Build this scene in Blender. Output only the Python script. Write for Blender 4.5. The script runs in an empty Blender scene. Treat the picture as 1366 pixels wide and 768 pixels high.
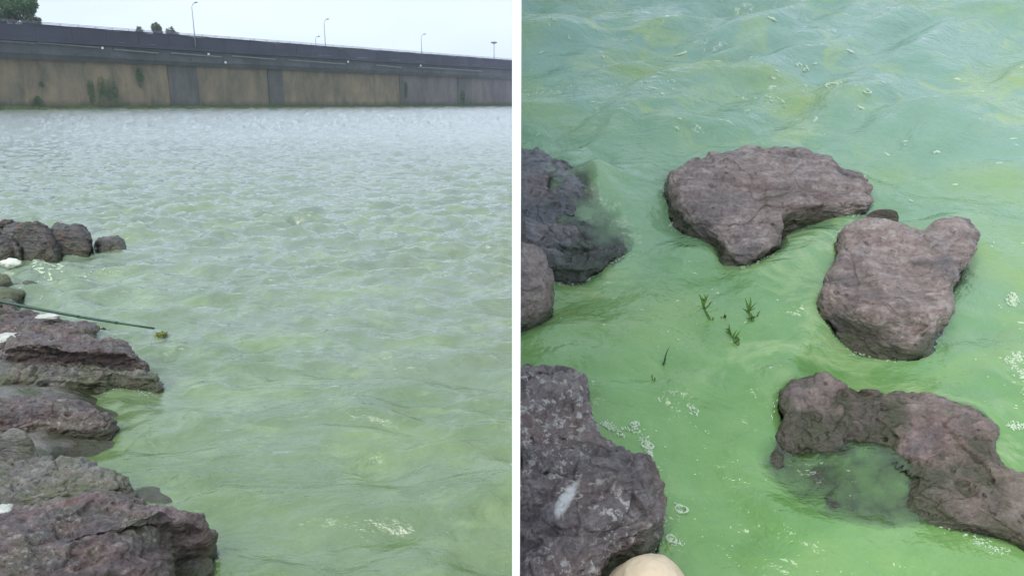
import bpy, math, random
import numpy as np
from mathutils import Matrix, Vector, Euler
from mathutils.bvhtree import BVHTree

random.seed(7)
rng = np.random.default_rng(7)
sc = bpy.context.scene
col = sc.collection
R = math.radians

# ------------------------------------------------------------------ camera
F = 1000.0                       # focal length in photo pixels (1366 wide)
HL, AL = 2.0, math.atan(248 / F)  # eye height above the open lake, pitch
HR, AR = 1.7, R(42)              # eye height above / pitch onto the tilted cove
cam_d = bpy.data.cameras.new('camera')
cam = bpy.data.objects.new('camera', cam_d)
col.objects.link(cam)
cam_d.lens = 36 * F / 1366
cam_d.sensor_width = 36
cam_d.clip_start = 0.05
cam_d.clip_end = 6000
cam.location = (0, 0, HL)
cam.rotation_euler = (math.pi / 2 - AL, 0, 0)
sc.camera = cam
sc.render.resolution_x, sc.render.resolution_y = 1024, 575

# ------------------------------------------------------------------ sky, sun, exposure
SUN_EL, SUN_AZ = R(44), R(212)    # overcast: a wide soft sun, behind and to the left of the viewer
w = bpy.data.worlds.new('World')
sc.world = w
w.use_nodes = True
nt = w.node_tree
nt.nodes.clear()
out = nt.nodes.new('ShaderNodeOutputWorld')
bg = nt.nodes.new('ShaderNodeBackground')
sky = nt.nodes.new('ShaderNodeTexSky')
sky.sky_type = 'NISHITA'
sky.sun_disc = False
sky.sun_elevation = SUN_EL
sky.sun_rotation = SUN_AZ
sky.dust_density = 4.0
sky.air_density = 1.0
tc = nt.nodes.new('ShaderNodeTexCoord')
cl = nt.nodes.new('ShaderNodeTexNoise')
cl.inputs['Scale'].default_value = 2.2
cl.inputs['Detail'].default_value = 5
cl.inputs['Roughness'].default_value = 0.55
mp = nt.nodes.new('ShaderNodeMapping')
mp.inputs['Scale'].default_value = (1, 1, 3.5)
nt.links.new(tc.outputs['Generated'], mp.inputs['Vector'])
nt.links.new(mp.outputs[0], cl.inputs['Vector'])
cr = nt.nodes.new('ShaderNodeValToRGB')      # the overcast cloud layer
cr.color_ramp.elements[0].position = 0.3
cr.color_ramp.elements[0].color = (5.6, 6.45, 7.9, 1)
cr.color_ramp.elements[1].position = 0.7
cr.color_ramp.elements[1].color = (6.5, 7.35, 8.7, 1)
nt.links.new(cl.outputs['Fac'], cr.inputs['Fac'])
mx = nt.nodes.new('ShaderNodeMix')
mx.data_type = 'RGBA'
mx.inputs[0].default_value = 0.86
nt.links.new(sky.outputs[0], mx.inputs[6])
nt.links.new(cr.outputs[0], mx.inputs[7])
nt.links.new(mx.outputs[2], bg.inputs['Color'])
bg.inputs['Strength'].default_value = 0.117
nt.links.new(bg.outputs[0], out.inputs[0])

sd = bpy.data.lights.new('sun', 'SUN')
sd.energy = 1.5
sd.angle = R(40)
sd.color = (1, 0.97, 0.92)
sun = bpy.data.objects.new('sun', sd)
col.objects.link(sun)
# direction TO the sun
sdir = Vector((math.sin(SUN_AZ) * math.cos(SUN_EL), math.cos(SUN_AZ) * math.cos(SUN_EL), math.sin(SUN_EL)))
sun.rotation_euler = sdir.to_track_quat('Z', 'Y').to_euler()
sun.location = (0, -5, 20)

vs = sc.view_settings
vs.view_transform = 'Standard'
vs.look = 'None'
vs.exposure = 0.46
vs.gamma = 1.0
vs.use_curve_mapping = False
sc.cycles.use_denoising = True
sc.cycles.max_bounces = 8
sc.cycles.transparent_max_bounces = 12
sc.cycles.volume_bounces = 1

# ------------------------------------------------------------------ the two frames of reference
def cam_matrix(h, a):
    return Matrix.Translation((0, 0, h)) @ Euler((math.pi / 2 - a, 0, 0)).to_matrix().to_4x4()
ML = Matrix.Identity(4)
MR = cam_matrix(HL, AL) @ cam_matrix(HR, AR).inverted()   # the cove: a rigid, tilted set beside the lake

def unproj(h, a, px, py, z=0.0):
    d = Euler((math.pi / 2 - a, 0, 0)).to_matrix() @ Vector((px - 683, 384 - py, -F))
    t = (z - h) / d.z
    return Vector((d.x * t, d.y * t, z))
def UL(px, py, z=0.0): return unproj(HL, AL, px, py, z)
def UR(px, py, z=0.0): return unproj(HR, AR, px, py, z)
def ray_at_y(px, py, y):
    d = Euler((math.pi / 2 - AL, 0, 0)).to_matrix() @ Vector((px - 683, 384 - py, -F))
    t = y / d.y
    return Vector((d.x * t, y, HL + d.z * t))

# ------------------------------------------------------------------ vectorised noise
def _h(i, j, k, s):
    n = (i * 374761393 + j * 668265263 + k * 2147483647 + s * 974711) & 0xffffffff
    n = ((n ^ (n >> 13)) * 1274126177) & 0xffffffff
    n = ((n ^ (n >> 16)) * 2246822519) & 0xffffffff
    return ((n ^ (n >> 15)) & 0xffffff) / float(0x7fffff) - 1.0
def vnoise(x, y, z, s=0):
    x, y, z = np.broadcast_arrays(x, y, z)
    xi, yi, zi = np.floor(x).astype(np.int64), np.floor(y).astype(np.int64), np.floor(z).astype(np.int64)
    fx, fy, fz = x - xi, y - yi, z - zi
    u, v, w_ = [t * t * t * (t * (t * 6 - 15) + 10) for t in (fx, fy, fz)]
    def L(a, b, t): return a + (b - a) * t
    return L(L(L(_h(xi, yi, zi, s), _h(xi + 1, yi, zi, s), u), L(_h(xi, yi + 1, zi, s), _h(xi + 1, yi + 1, zi, s), u), v),
             L(L(_h(xi, yi, zi + 1, s), _h(xi + 1, yi, zi + 1, s), u), L(_h(xi, yi + 1, zi + 1, s), _h(xi + 1, yi + 1, zi + 1, s), u), v), w_)
def fbm(x, y, z, o=4, s=0, g=0.5):
    a, f, t, n = 1.0, 1.0, 0.0, 0.0
    for i in range(o):
        t = t + a * vnoise(x * f + 17.3 * i, y * f - 9.1 * i, z * f + 4.7 * i, s + i)
        n += a; a *= g; f *= 2.03
    return t / n
def ridged(x, y, z, o=4, s=0):
    a, f, t, n = 1.0, 1.0, 0.0, 0.0
    for i in range(o):
        t = t + a * (1 - np.abs(vnoise(x * f + 3.1 * i, y * f + 7.7 * i, z * f, s + i)))
        n += a; a *= 0.5; f *= 2.1
    return t / n
def worley(x, y, z, s=0):
    """distance to the cell border and a random value per cell"""
    xi, yi, zi = [np.floor(t).astype(np.int64) for t in (x, y, z)]
    f1 = np.full(x.shape, 9.0); f2 = f1.copy(); cid = np.zeros(x.shape)
    for a in (-1, 0, 1):
        for b_ in (-1, 0, 1):
            for c_ in (-1, 0, 1):
                i, j, k = xi + a, yi + b_, zi + c_
                d = np.sqrt((i + .5 + .45 * _h(i, j, k, s) - x) ** 2 + (j + .5 + .45 * _h(i, j, k, s + 1) - y) ** 2 + (k + .5 + .45 * _h(i, j, k, s + 2) - z) ** 2)
                near = d < f1
                f2 = np.where(near, f1, np.minimum(f2, d)); cid = np.where(near, _h(i, j, k, s + 3), cid); f1 = np.where(near, d, f1)
    return f2 - f1, cid
def sstep(a, b, x):
    t = np.clip((x - a) / (b - a), 0, 1)
    return t * t * (3 - 2 * t)

# ------------------------------------------------------------------ mesh helpers
def mesh_np(name, V, Q, smooth=True):
    me = bpy.data.meshes.new(name)
    V = np.asarray(V, dtype=np.float32); Q = np.asarray(Q, dtype=np.int32)
    me.vertices.add(len(V)); me.vertices.foreach_set('co', V.ravel())
    k = Q.shape[1]
    me.loops.add(Q.size); me.loops.foreach_set('vertex_index', Q.ravel())
    me.polygons.add(len(Q))
    me.polygons.foreach_set('loop_start', np.arange(0, Q.size, k, dtype=np.int32))
    me.polygons.foreach_set('loop_total', np.full(len(Q), k, dtype=np.int32))
    me.polygons.foreach_set('use_smooth', np.full(len(Q), smooth))
    me.update(calc_edges=True); me.validate()
    return me
def grid_quads(nr, nc, wrap=False):
    r = np.arange(nr - 1)[:, None]; c = np.arange(nc if wrap else nc - 1)[None, :]
    c2 = (c + 1) % nc
    return np.stack([r * nc + c, r * nc + c2, (r + 1) * nc + c2, (r + 1) * nc + c], -1).reshape(-1, 4)
def link(name, me, mat, M=None, parent=None, **props):
    o = bpy.data.objects.new(name, me)
    col.objects.link(o)
    if mat is not None and not me.materials: me.materials.append(mat)
    if parent is not None: o.parent = parent
    if M is not None: o.matrix_world = M
    for k, v in props.items(): o[k] = v
    return o
def empty(name, M, **props):
    o = bpy.data.objects.new(name, None)
    col.objects.link(o)
    o.matrix_world = M
    for k, v in props.items(): o[k] = v
    return o
class MB:
    def __init__(s): s.v = []; s.f = []
    def add(s, v, f):
        b = len(s.v); s.v += [tuple(p) for p in v]; s.f += [tuple(b + i for i in q) for q in f]
    def box(s, x0, x1, y0, y1, z0, z1, M=None):
        v = [Vector((x, y, z)) for z in (z0, z1) for y in (y0, y1) for x in (x0, x1)]
        if M: v = [M @ p for p in v]
        s.add(v, [(0, 2, 3, 1), (4, 5, 7, 6), (0, 1, 5, 4), (2, 6, 7, 3), (0, 4, 6, 2), (1, 3, 7, 5)])
    def tube(s, pts, rad, n=8, cap=True):
        pts = [Vector(p) for p in pts]
        rad = rad if hasattr(rad, '__len__') else [rad] * len(pts)
        V = []; Fc = []
        for i, p in enumerate(pts):
            d = (pts[min(i + 1, len(pts) - 1)] - pts[max(i - 1, 0)]).normalized()
            a = d.cross(Vector((0.3, 0.1, 1)) if abs(d.z) < 0.9 else Vector((1, 0, 0))).normalized(); b = d.cross(a)
            for k in range(n):
                t = 2 * math.pi * k / n
                V.append(p + (a * math.cos(t) + b * math.sin(t)) * rad[i])
        for i in range(len(pts) - 1):
            for k in range(n):
                Fc.append((i * n + k, i * n + (k + 1) % n, (i + 1) * n + (k + 1) % n, (i + 1) * n + k))
        if cap:
            Fc.append(tuple(range(n))[::-1]); Fc.append(tuple((len(pts) - 1) * n + k for k in range(n)))
        s.add(V, Fc)
    def mesh(s, name, smooth=False):
        me = bpy.data.meshes.new(name); me.from_pydata(s.v, [], s.f); me.update()
        if smooth: me.polygons.foreach_set('use_smooth', [True] * len(me.polygons))
        return me

# ------------------------------------------------------------------ materials
class N:
    """tiny node-graph writer"""
    def __init__(s, name):
        s.m = bpy.data.materials.new(name); s.m.use_nodes = True
        s.t = s.m.node_tree; s.t.nodes.clear()
        s.out = s.t.nodes.new('ShaderNodeOutputMaterial')
    def n(s, typ, ins=None, **at):
        nd = s.t.nodes.new(typ)
        for k, v in at.items(): setattr(nd, k, v)
        for k, v in (ins or {}).items(): s.set(nd.inputs[k], v)
        return nd
    def set(s, sock, v):
        if isinstance(v, bpy.types.NodeSocket): s.t.links.new(v, sock)
        elif isinstance(v, bpy.types.Node): s.t.links.new(v.outputs[0], sock)
        else: sock.default_value = v
    def obj(s, scale=(1, 1, 1), rot=(0, 0, 0), warp=None):
        tcn = s.n('ShaderNodeTexCoord')
        v = tcn.outputs['Object']
        if warp:
            nz = s.n('ShaderNodeTexNoise', {'Vector': v, 'Scale': warp[0], 'Detail': 3.0})
            sub = s.n('ShaderNodeVectorMath', {0: nz.outputs['Color'], 1: (.5, .5, .5)}, operation='SUBTRACT')
            sca = s.n('ShaderNodeVectorMath', {0: sub.outputs[0]}, operation='SCALE'); sca.inputs['Scale'].default_value = warp[1]
            v = s.n('ShaderNodeVectorMath', {0: v, 1: sca.outputs[0]}, operation='ADD').outputs[0]
        return s.n('ShaderNodeMapping', {'Vector': v, 'Rotation': rot, 'Scale': scale}).outputs[0]
    def noise(s, vec, scale, detail=4, rough=.55, out='Fac'):
        return s.n('ShaderNodeTexNoise', {'Vector': vec, 'Scale': float(scale), 'Detail': float(detail), 'Roughness': float(rough)}).outputs[out]
    def ramp(s, fac, stops, interp='LINEAR'):
        r = s.n('ShaderNodeValToRGB', {'Fac': fac}); r.color_ramp.interpolation = interp
        e = r.color_ramp.elements
        while len(e) < len(stops): e.new(0.5)
        for i, (p, c) in enumerate(stops):
            e[i].position = p; e[i].color = (*c, 1) if hasattr(c, '__len__') else (c, c, c, 1)
        return r.outputs[0]
    def mix(s, fac, a, b, mode='MIX'):
        m = s.n('ShaderNodeMix', data_type='RGBA', blend_type=mode)
        s.set(m.inputs[0], fac)
        for i, v in ((6, a), (7, b)):
            s.set(m.inputs[i], (*v, 1) if isinstance(v, tuple) and len(v) == 3 else v)
        return m.outputs[2]
    def math(s, op, a, b=0.0, c=None, clamp=False):
        m = s.n('ShaderNodeMath', {0: a, 1: b}, operation=op, use_clamp=clamp)
        if c is not None: s.set(m.inputs[2], c)
        return m.outputs[0]
    def bump(s, h, dist, strength=1.0, normal=None):
        b = s.n('ShaderNodeBump', {'Height': h, 'Distance': dist, 'Strength': strength})
        if normal is not None: s.set(b.inputs['Normal'], normal)
        return b.outputs[0]
    def finish(s, color, rough, normal=None, spec=0.5, **kw):
        p = s.n('ShaderNodeBsdfPrincipled')
        s.set(p.inputs['Base Color'], (*color, 1) if isinstance(color, tuple) and len(color) == 3 else color)
        s.set(p.inputs['Roughness'], rough)
        p.inputs['Specular IOR Level'].default_value = spec
        if normal is not None: s.set(p.inputs['Normal'], normal)
        for k, v in kw.items(): s.set(p.inputs[k], v)
        s.t.links.new(p.outputs[0], s.out.inputs[0])
        return s.m

def plain_mat(name, c, rough=.7, var=.25, scale=8.0, bump=0.0):
    g = N(name); v = g.obj()
    f = g.noise(v, scale, 5)
    cc = g.mix(f, tuple(x * (1 - var) for x in c), tuple(min(1, x * (1 + var)) for x in c))
    return g.finish(cc, rough, g.bump(f, bump) if bump else None)

def rock_mat(name, dark, mid, light, rot=(0, 0, 0), band=0.05, pale=0.0, mossy=0.0, fine=1.0, streak=None, film=0.0, ls=(1.5, 5, 9)):
    g = N(name)
    v = g.obj(warp=(3.0, 0.12)); vl = g.obj(scale=ls, rot=rot, warp=(2.5, 0.14)); raw = g.obj()
    big = g.noise(v, 3.5, 5, .6); lay = g.noise(vl, 4.0, 6, .65); grit = g.noise(raw, 70 * fine, 4, .7)
    c = g.ramp(g.math('ADD', g.math('MULTIPLY', big, .5), g.math('MULTIPLY', lay, .5)),
               [(.36, dark), (.5, mid), (.64, light)])
    c = g.mix(.5, c, g.ramp(grit, [(.28, .16), (.5, .5), (.74, .92)]), 'OVERLAY')
    c = g.mix(.45, c, g.ramp(g.noise(raw, 19 * fine, 5, .7), [(.33, .2), (.5, .5), (.68, .85)]), 'OVERLAY')
    hue = g.noise(v, 6.5, 3, .5)                               # rusty and grey-violet patches of the stone itself
    c = g.mix(g.ramp(hue, [(.5, 0.0), (.68, .5)]), c, (.165, .09, .07))
    c = g.mix(g.ramp(hue, [(.3, .5), (.45, 0.0)]), c, (.155, .148, .155))
    pits = g.n('ShaderNodeTexVoronoi', {'Vector': v, 'Scale': 26.0 * fine, 'Randomness': 1.0})
    pit = g.ramp(pits.outputs['Distance'], [(.0, 1.0), (.22, 0.0)])
    pitmask = g.math('MULTIPLY', pit, g.ramp(g.noise(raw, 9, 2), [(.46, 0.0), (.56, 1.0)]))
    c = g.mix(g.math('MULTIPLY', pitmask, .75), c, (.02, .018, .016))
    crack = g.n('ShaderNodeTexVoronoi', {'Vector': v, 'Scale': 4.2}, feature='DISTANCE_TO_EDGE')
    ck = g.math('MULTIPLY', g.ramp(crack.outputs['Distance'], [(.0, 1.0), (.018, 0.0)]), g.ramp(g.noise(raw, 3, 2), [(.48, 0.0), (.6, 1.0)]))
    c = g.mix(g.math('MULTIPLY', ck, .12), c, (.03, .026, .024))
    if pale > 0:
        sp = g.ramp(g.noise(raw, 38, 5, .75), [(.53, 0.0), (.60, 1.0)])
        sp = g.math('MULTIPLY', sp, g.ramp(g.noise(raw, 5, 3), [(.42, 0.0), (.60, pale)]))
        c = g.mix(sp, c, (.50, .47, .42))
    if mossy > 0:
        c = g.mix(g.ramp(g.noise(v, 5, 4), [(.45, 0.0), (.65, mossy)]), c, (.07, .10, .035))
    if streak:                                                 # a dropping-white splash of its own shape
        sx, sy, ang, ln, wd = streak
        mpn = g.n('ShaderNodeMapping', {'Vector': g.obj(warp=(14, .05)), 'Location': (-sx, -sy, 0)}, vector_type='POINT')
        rt = g.n('ShaderNodeVectorRotate', {'Vector': mpn, 'Angle': -ang}, rotation_type='Z_AXIS')
        se = g.n('ShaderNodeSeparateXYZ', {0: rt})
        d = g.math('ADD', g.math('POWER', g.math('ABSOLUTE', g.math('DIVIDE', se.outputs[0], ln)), 2.0),
                   g.math('POWER', g.math('ABSOLUTE', g.math('DIVIDE', se.outputs[1], wd)), 2.0))
        c = g.mix(g.ramp(d, [(.35, .9), (1.0, 0.0)]), c, (.66, .65, .62))
    # algae and wetness line just over the water (object z = height above the water)
    sep = g.n('ShaderNodeSeparateXYZ', {0: g.n('ShaderNodeTexCoord').outputs['Object']})
    zz = g.math('ADD', sep.outputs[2], g.math('MULTIPLY', g.math('SUBTRACT', g.noise(raw, 7, 4), .5), -.16))
    wet = g.n('ShaderNodeMapRange', {'Value': zz, 'From Min': band * .4, 'From Max': band * 1.7, 'To Min': 1.0, 'To Max': 0.0}, interpolation_type='SMOOTHSTEP').outputs[0]
    alg = g.math('MULTIPLY', wet, g.ramp(g.noise(raw, 16, 4), [(.4, .25), (.6, .8)]))
    c = g.mix(g.math('MULTIPLY', wet, .68), c, (.03, .026, .020))
    c = g.mix(g.math('MULTIPLY', alg, .6), c, (.05, .075, .02))
    if film > 0: c = g.mix(film, c, (.15, .17, .17))
    rough = g.math('ADD', g.n('ShaderNodeMapRange', {'Value': wet, 'To Min': .42, 'To Max': .16}).outputs[0], g.math('MULTIPLY', g.math('SUBTRACT', big, .5), .6))
    n1 = g.bump(g.math('ADD', g.math('MULTIPLY', lay, .7), g.math('MULTIPLY', big, .5)), .05, .8)
    n2 = g.bump(grit, .006, .9, n1)
    n3 = g.bump(g.math('SUBTRACT', g.math('MULTIPLY', ck, -.1), pitmask), .014, .8, n2)
    return g.finish(c, rough, n3)

def water_mat(name, greens, k_depth=.035, fine=1.0, rough=.07, amp=1.0, thin=None, milk=.5, windy=None, ior=1.6):
    g = N(name)
    v = g.obj(warp=(.9, .9)); raw = g.obj()
    a = g.noise(g.obj(scale=(.55, 1.1, 1), warp=(1.3, .8)), 1.1, 5, .6)
    b = g.noise(g.obj(scale=(.5, 1.4, 1), warp=(3.5, .5)), 5.0, 5, .65)
    f = g.math('ADD', g.math('MULTIPLY', a, .62), g.math('MULTIPLY', b, .38))
    c = g.ramp(f, [(.34, greens[0]), (.5, greens[1]), (.66, greens[2])])
    if thin:      # offshore body painted paler, in place of sky reflection the surface lacks
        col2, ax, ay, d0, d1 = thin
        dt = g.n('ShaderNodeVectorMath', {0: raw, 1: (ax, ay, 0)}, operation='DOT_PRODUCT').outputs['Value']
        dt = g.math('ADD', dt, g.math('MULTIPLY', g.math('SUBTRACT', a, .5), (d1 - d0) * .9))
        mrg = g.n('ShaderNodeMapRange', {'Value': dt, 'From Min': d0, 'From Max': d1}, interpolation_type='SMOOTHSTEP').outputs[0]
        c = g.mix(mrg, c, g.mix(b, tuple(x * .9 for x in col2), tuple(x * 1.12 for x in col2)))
    sc1 = g.noise(g.obj(scale=(.7, 1.3, 1), warp=(1.1, 1.6)), 1.6, 6, .6)
    rid = g.math('ABSOLUTE', g.math('SUBTRACT', sc1, .5))
    streaks = g.math('MULTIPLY', g.ramp(rid, [(.0, 1.0), (.05, 0.0)]), g.ramp(g.noise(raw, 1.4, 3), [(.45, 0.0), (.62, milk)]))
    c = g.mix(streaks, c, (.33, .45, .20))                     # milky ribbons of scum
    patch = g.ramp(g.noise(g.obj(scale=(.6, 1.2, 1), warp=(.8, 1.2)), 1.3, 3, .5), [(.5, 0.0), (.7, milk)])
    c = g.mix(patch, c, (.255, .375, .115))
    speck = g.ramp(g.noise(raw, 60, 3, .6), [(.66, 0.0), (.74, .35)])
    c = g.mix(speck, c, (.38, .52, .22))                       # clots of algae
    r1 = g.noise(g.obj(scale=(.8, 1.2, 1), warp=(2.0, .3)), 3.2 * fine, 6, .62)
    r2 = g.noise(g.obj(scale=(.7, 1.6, 1), warp=(6.0, .12)), 13 * fine, 4, .6)
    r0 = g.noise(g.obj(scale=(.7, 1.1, 1), warp=(.5, 1.0)), 1.0, 5, .6)
    nrm = g.bump(r0, .10 * amp, 1.0)
    nrm = g.bump(r1, .05 * amp, 1.0, nrm)
    nrm = g.bump(r2, .010 * amp, 1.0, nrm)
    dif = g.n('ShaderNodeBsdfDiffuse', {'Color': c, 'Normal': nrm})
    att = g.n('ShaderNodeAttribute', attribute_name='rock_depth')
    T = g.math('EXPONENT', g.math('DIVIDE', g.math('MULTIPLY', att.outputs['Fac'], -1.0), k_depth))
    tr = g.n('ShaderNodeBsdfTransparent', {'Color': (.80, .93, .78, 1)})
    body = g.n('ShaderNodeMixShader', {0: T, 1: dif, 2: tr})
    if windy:     # open water is ruffled by ripples too small to model
        sy = g.n('ShaderNodeSeparateXYZ', {0: raw}).outputs[1]
        rough = g.n('ShaderNodeMapRange', {'Value': sy, 'From Min': 7.0, 'From Max': 45.0, 'To Min': rough, 'To Max': windy}).outputs[0]
    gl = g.n('ShaderNodeBsdfGlossy', {'Color': (1, 1, 1, 1), 'Roughness': rough, 'Normal': nrm})
    fr = g.n('ShaderNodeFresnel', {'IOR': ior, 'Normal': nrm})
    o = g.n('ShaderNodeMixShader', {0: fr, 1: body, 2: gl})
    g.t.links.new(o.outputs[0], g.out.inputs[0])
    return g.m

M_ROCK_V = rock_mat('purple_brown_stone', (.11, .084, .070), (.27, .214, .19), (.43, .365, .335), ls=(1.4, 8, 7), band=.035)
M_ROCK_V2 = rock_mat('pinkish_tan_stone', (.105, .078, .064), (.27, .208, .18), (.44, .365, .325), ls=(1.6, 9, 7), fine=.8, pale=.45)
M_ROCK_V3 = rock_mat('reddish_brown_stone', (.09, .064, .055), (.225, .16, .142), (.36, .28, .255), ls=(3, 6, 7), fine=1.1, mossy=.3, band=.03)
M_ROCK_S = rock_mat('shore_slab_stone', (.036, .027, .025), (.105, .077, .074), (.21, .165, .165), rot=(R(4), R(-5), 0), mossy=.35, pale=.5, band=.07)
M_ROCK_D = rock_mat('dark_far_stone', (.04, .04, .036), (.085, .08, .075), (.15, .14, .135), mossy=.3, band=.06)
M_ROCK_G = rock_mat('grey_green_stone', (.08, .08, .065), (.17, .165, .145), (.28, .27, .24), mossy=.7, pale=.3, band=.06)
M_MOSS = rock_mat('weed_covered_stone', (.05, .06, .02), (.10, .12, .04), (.17, .18, .07), mossy=1.0)
M_BEIGE = plain_mat('pale_beige_stone', (.70, .56, .38), .6, .22, 22, .01)

# ------------------------------------------------------------------ rocks
def spline(pts, n):
    P = np.array(pts, float); m = len(P)
    seg = np.linalg.norm(np.roll(P, -1, 0) - P, axis=1)
    cum = np.concatenate([[0], np.cumsum(seg)])
    s = np.linspace(0, cum[-1], n, endpoint=False)
    i = np.clip(np.searchsorted(cum, s, 'right') - 1, 0, m - 1)
    t = ((s - cum[i]) / seg[i])[:, None]
    p0, p1, p2, p3 = P[(i - 1) % m], P[i], P[(i + 1) % m], P[(i + 2) % m]
    tn = 0.35
    m1, m2 = (p2 - p0) * tn, (p3 - p1) * tn
    return (2 * t**3 - 3 * t**2 + 1) * p1 + (t**3 - 2 * t**2 + t) * m1 + (-2 * t**3 + 3 * t**2) * p2 + (t**3 - t**2) * m2

ROCKS = {'L': [], 'R': []}
def rock(side, name, label, outline, h, mat, n=3.0, nt_=300, nr=110, seed=0, slope=(0, 0), amp=1.0, strata=(0.05, 0.35, 1.0),
         sfreq=22, samp=.018, lift=0.0, depth=.35, flare=.10, center=None, group=None, top_noise=1.0, blk=1.0, dips=()):
    """outline: (px, py[, z]) points of the photo set down at their height; h: height over the water"""
    U = UL if side == 'L' else UR
    P = []; ymin_, ymax_ = min(p[1] for p in outline), max(p[1] for p in outline)
    for p in outline:
        q = U(p[0], p[1], (p[2] * ((1.0 if mat is M_ROCK_D else .75) if side == 'L' else 1)) if len(p) > 2 else (0.0 if side == 'L' else max(h + lift, 0) * (.62 - .72 * (p[1] - ymin_) / (ymax_ - ymin_)))); P.append((q.x, q.y))
    P = np.array(P)
    c = P.mean(0) if center is None else np.array(U(center[0], center[1], center[2] if len(center) > 2 else h)[:2])
    O = spline(P, nt_) - c
    size = np.sqrt((O ** 2).sum(1)).mean()
    na = int(nr * .78)
    a = np.linspace(0.0, 1, 4000) ** 3 * math.pi / 2
    rc_, zc_ = np.sin(a) ** (2 / n), np.cos(a) ** (2 / n); zc_[-1] = 0
    zk = max(h / size * 1.6, .3)                              # rings evenly along the profile, closer on the sides
    arc = np.concatenate([[0], np.cumsum(np.hypot(np.diff(rc_), np.diff(zc_) * zk))])
    ti = np.linspace(0, arc[-1], na)
    r, z = np.interp(ti, arc, rc_), np.interp(ti, arc, zc_)
    r[0] = 0.002
    rb = 1 + flare * np.linspace(0, 1, nr - na + 1)[1:] ** .8
    zb = -np.linspace(0, 1, nr - na + 1)[1:] ** (1.0 if side == 'L' else 1.4)
    X = np.concatenate([r, rb])[:, None] * O[None, :, 0]; Y = np.concatenate([r, rb])[:, None] * O[None, :, 1]
    up = np.concatenate([z, np.zeros(nr - na)])[:, None]
    hh = h * (1 + slope[0] * X / size + slope[1] * Y / size)
    Z = up * hh + np.concatenate([np.zeros(na), zb])[:, None] * depth
    Xw, Yw = X + c[0], Y + c[1]
    flat = 1.0 if side == 'L' else .45
    # broad warp, then layers and grain along the normal
    k = 1.0 / size
    wx = fbm(Xw * k * .9, Yw * k * .9, Z * k * 1.2, 3, seed); wy = fbm(Xw * k * .9 + 31, Yw * k * .9, Z * k * 1.2, 3, seed + 9)
    edge = sstep(.25, .9, np.concatenate([r, rb]))[:, None]
    X = X + wx * size * .07 * edge * amp; Y = Y + wy * size * .07 * edge * amp
    Z = Z + fbm(Xw * 3.2, Yw * 3.2, Z * 2, 4, seed + 3) * h * .22 * amp * top_noise * sstep(-.1, .15, Z)
    for dx_, dy_, dr_, dd_ in dips:
        q = U(dx_, dy_); rr_ = dr_ * math.hypot(q.y, HR) / F
        wob = np.clip(1 + .9 * fbm(Xw * 8, Yw * 8, 0 * Xw, 4, seed + 33), .3, 2)
        Z = Z - dd_ * np.exp(-(((Xw - q.x) ** 2 + (Yw - q.y) ** 2) / (rr_ * wob) ** 2)) * sstep(-.1, .0, Z)
    def normals(X, Y, Z):
        P3 = np.stack([X, Y, Z], -1)
        du = np.gradient(P3, axis=0); dv = (np.roll(P3, -1, 1) - np.roll(P3, 1, 1)) / 2
        nn = np.cross(du, dv); nn /= np.linalg.norm(nn, axis=-1, keepdims=True) + 1e-12
        nn[0] = (0, 0, 1)
        if nn[1:10, :, 2].mean() < 0: nn = -nn; nn[0] = (0, 0, 1)
        return nn
    nn = normals(X, Y, Z)
    Xw, Yw = X + c[0], Y + c[1]
    q = (Xw * strata[0] + Yw * strata[1] + Z * strata[2]) + .05 * fbm(Xw * 2.5, Yw * 2.5, Z * 2.5, 3, seed + 20)
    lay = vnoise(q * sfreq, Xw * .9, Yw * .9, seed + 5)
    lay = np.tanh(lay * 2.4) * .8 + .35 * vnoise(q * sfreq * 2.7, Xw * 2, Yw * 2, seed + 6)
    lump = ridged(Xw * 5, Yw * 5, Z * 6, 4, seed + 7) - .72
    grain = fbm(Xw * 26, Yw * 26, Z * 30, 3, seed + 8, .6)
    pit = np.clip(vnoise(Xw * 13, Yw * 13, Z * 13, seed + 12) - .52, 0, 1)
    rimn = fbm(Xw * 9, Yw * 9, Z * 9, 3, seed + 30) * edge
    g2 = vnoise(Xw * 90, Yw * 90, Z * 90, seed + 40)
    wq = .10 * fbm(Xw * 4, Yw * 4, Z * 4, 3, seed + 50)
    w1, c1 = worley((Xw + wq) * 3.2, (Yw - wq) * 4.6, (Z + wq) * 9, seed + 60)
    w2, c2 = worley((Xw - wq) * 9, (Yw + wq) * 12, (Z - wq) * 20, seed + 70)
    blocks = c1 * .016 + c2 * .006 - .020 * np.exp(-w1 / .05) - .006 * np.exp(-w2 / .07)
    if side == 'R': blocks = (c1 * .010 + c2 * .0045 - .004 * np.exp(-w1 / .03)) / .32
    D = (blocks * blk * (.7 if side == 'L' else .32) + lay * samp + lump * .05 * flat + grain * .014 + g2 * .0022 - pit * .09 * (.5 + .5 * flat) + rimn * .03) * amp * min(1.0, size * 2.2)
    D = D * sstep(0, .06, np.concatenate([r, rb]))[:, None]
    X, Y, Z = X + nn[..., 0] * D, Y + nn[..., 1] * D, Z + nn[..., 2] * D + lift
    if side == 'R': X = np.maximum(X, .0135 - c[0])          # stones at the divider butt against it
    V = np.stack([X, Y, Z], -1).reshape(-1, 3)
    Q = grid_quads(nr, nt_, True)
    cv = V[:nt_].mean(0)
    V = np.concatenate([V, cv[None], V[-nt_:].mean(0)[None]])
    me = mesh_np(name, V, Q)
    # close the pole
    import bmesh
    bm = bmesh.new(); bm.from_mesh(me); bm.verts.ensure_lookup_table()
    t0 = len(V) - 2
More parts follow.
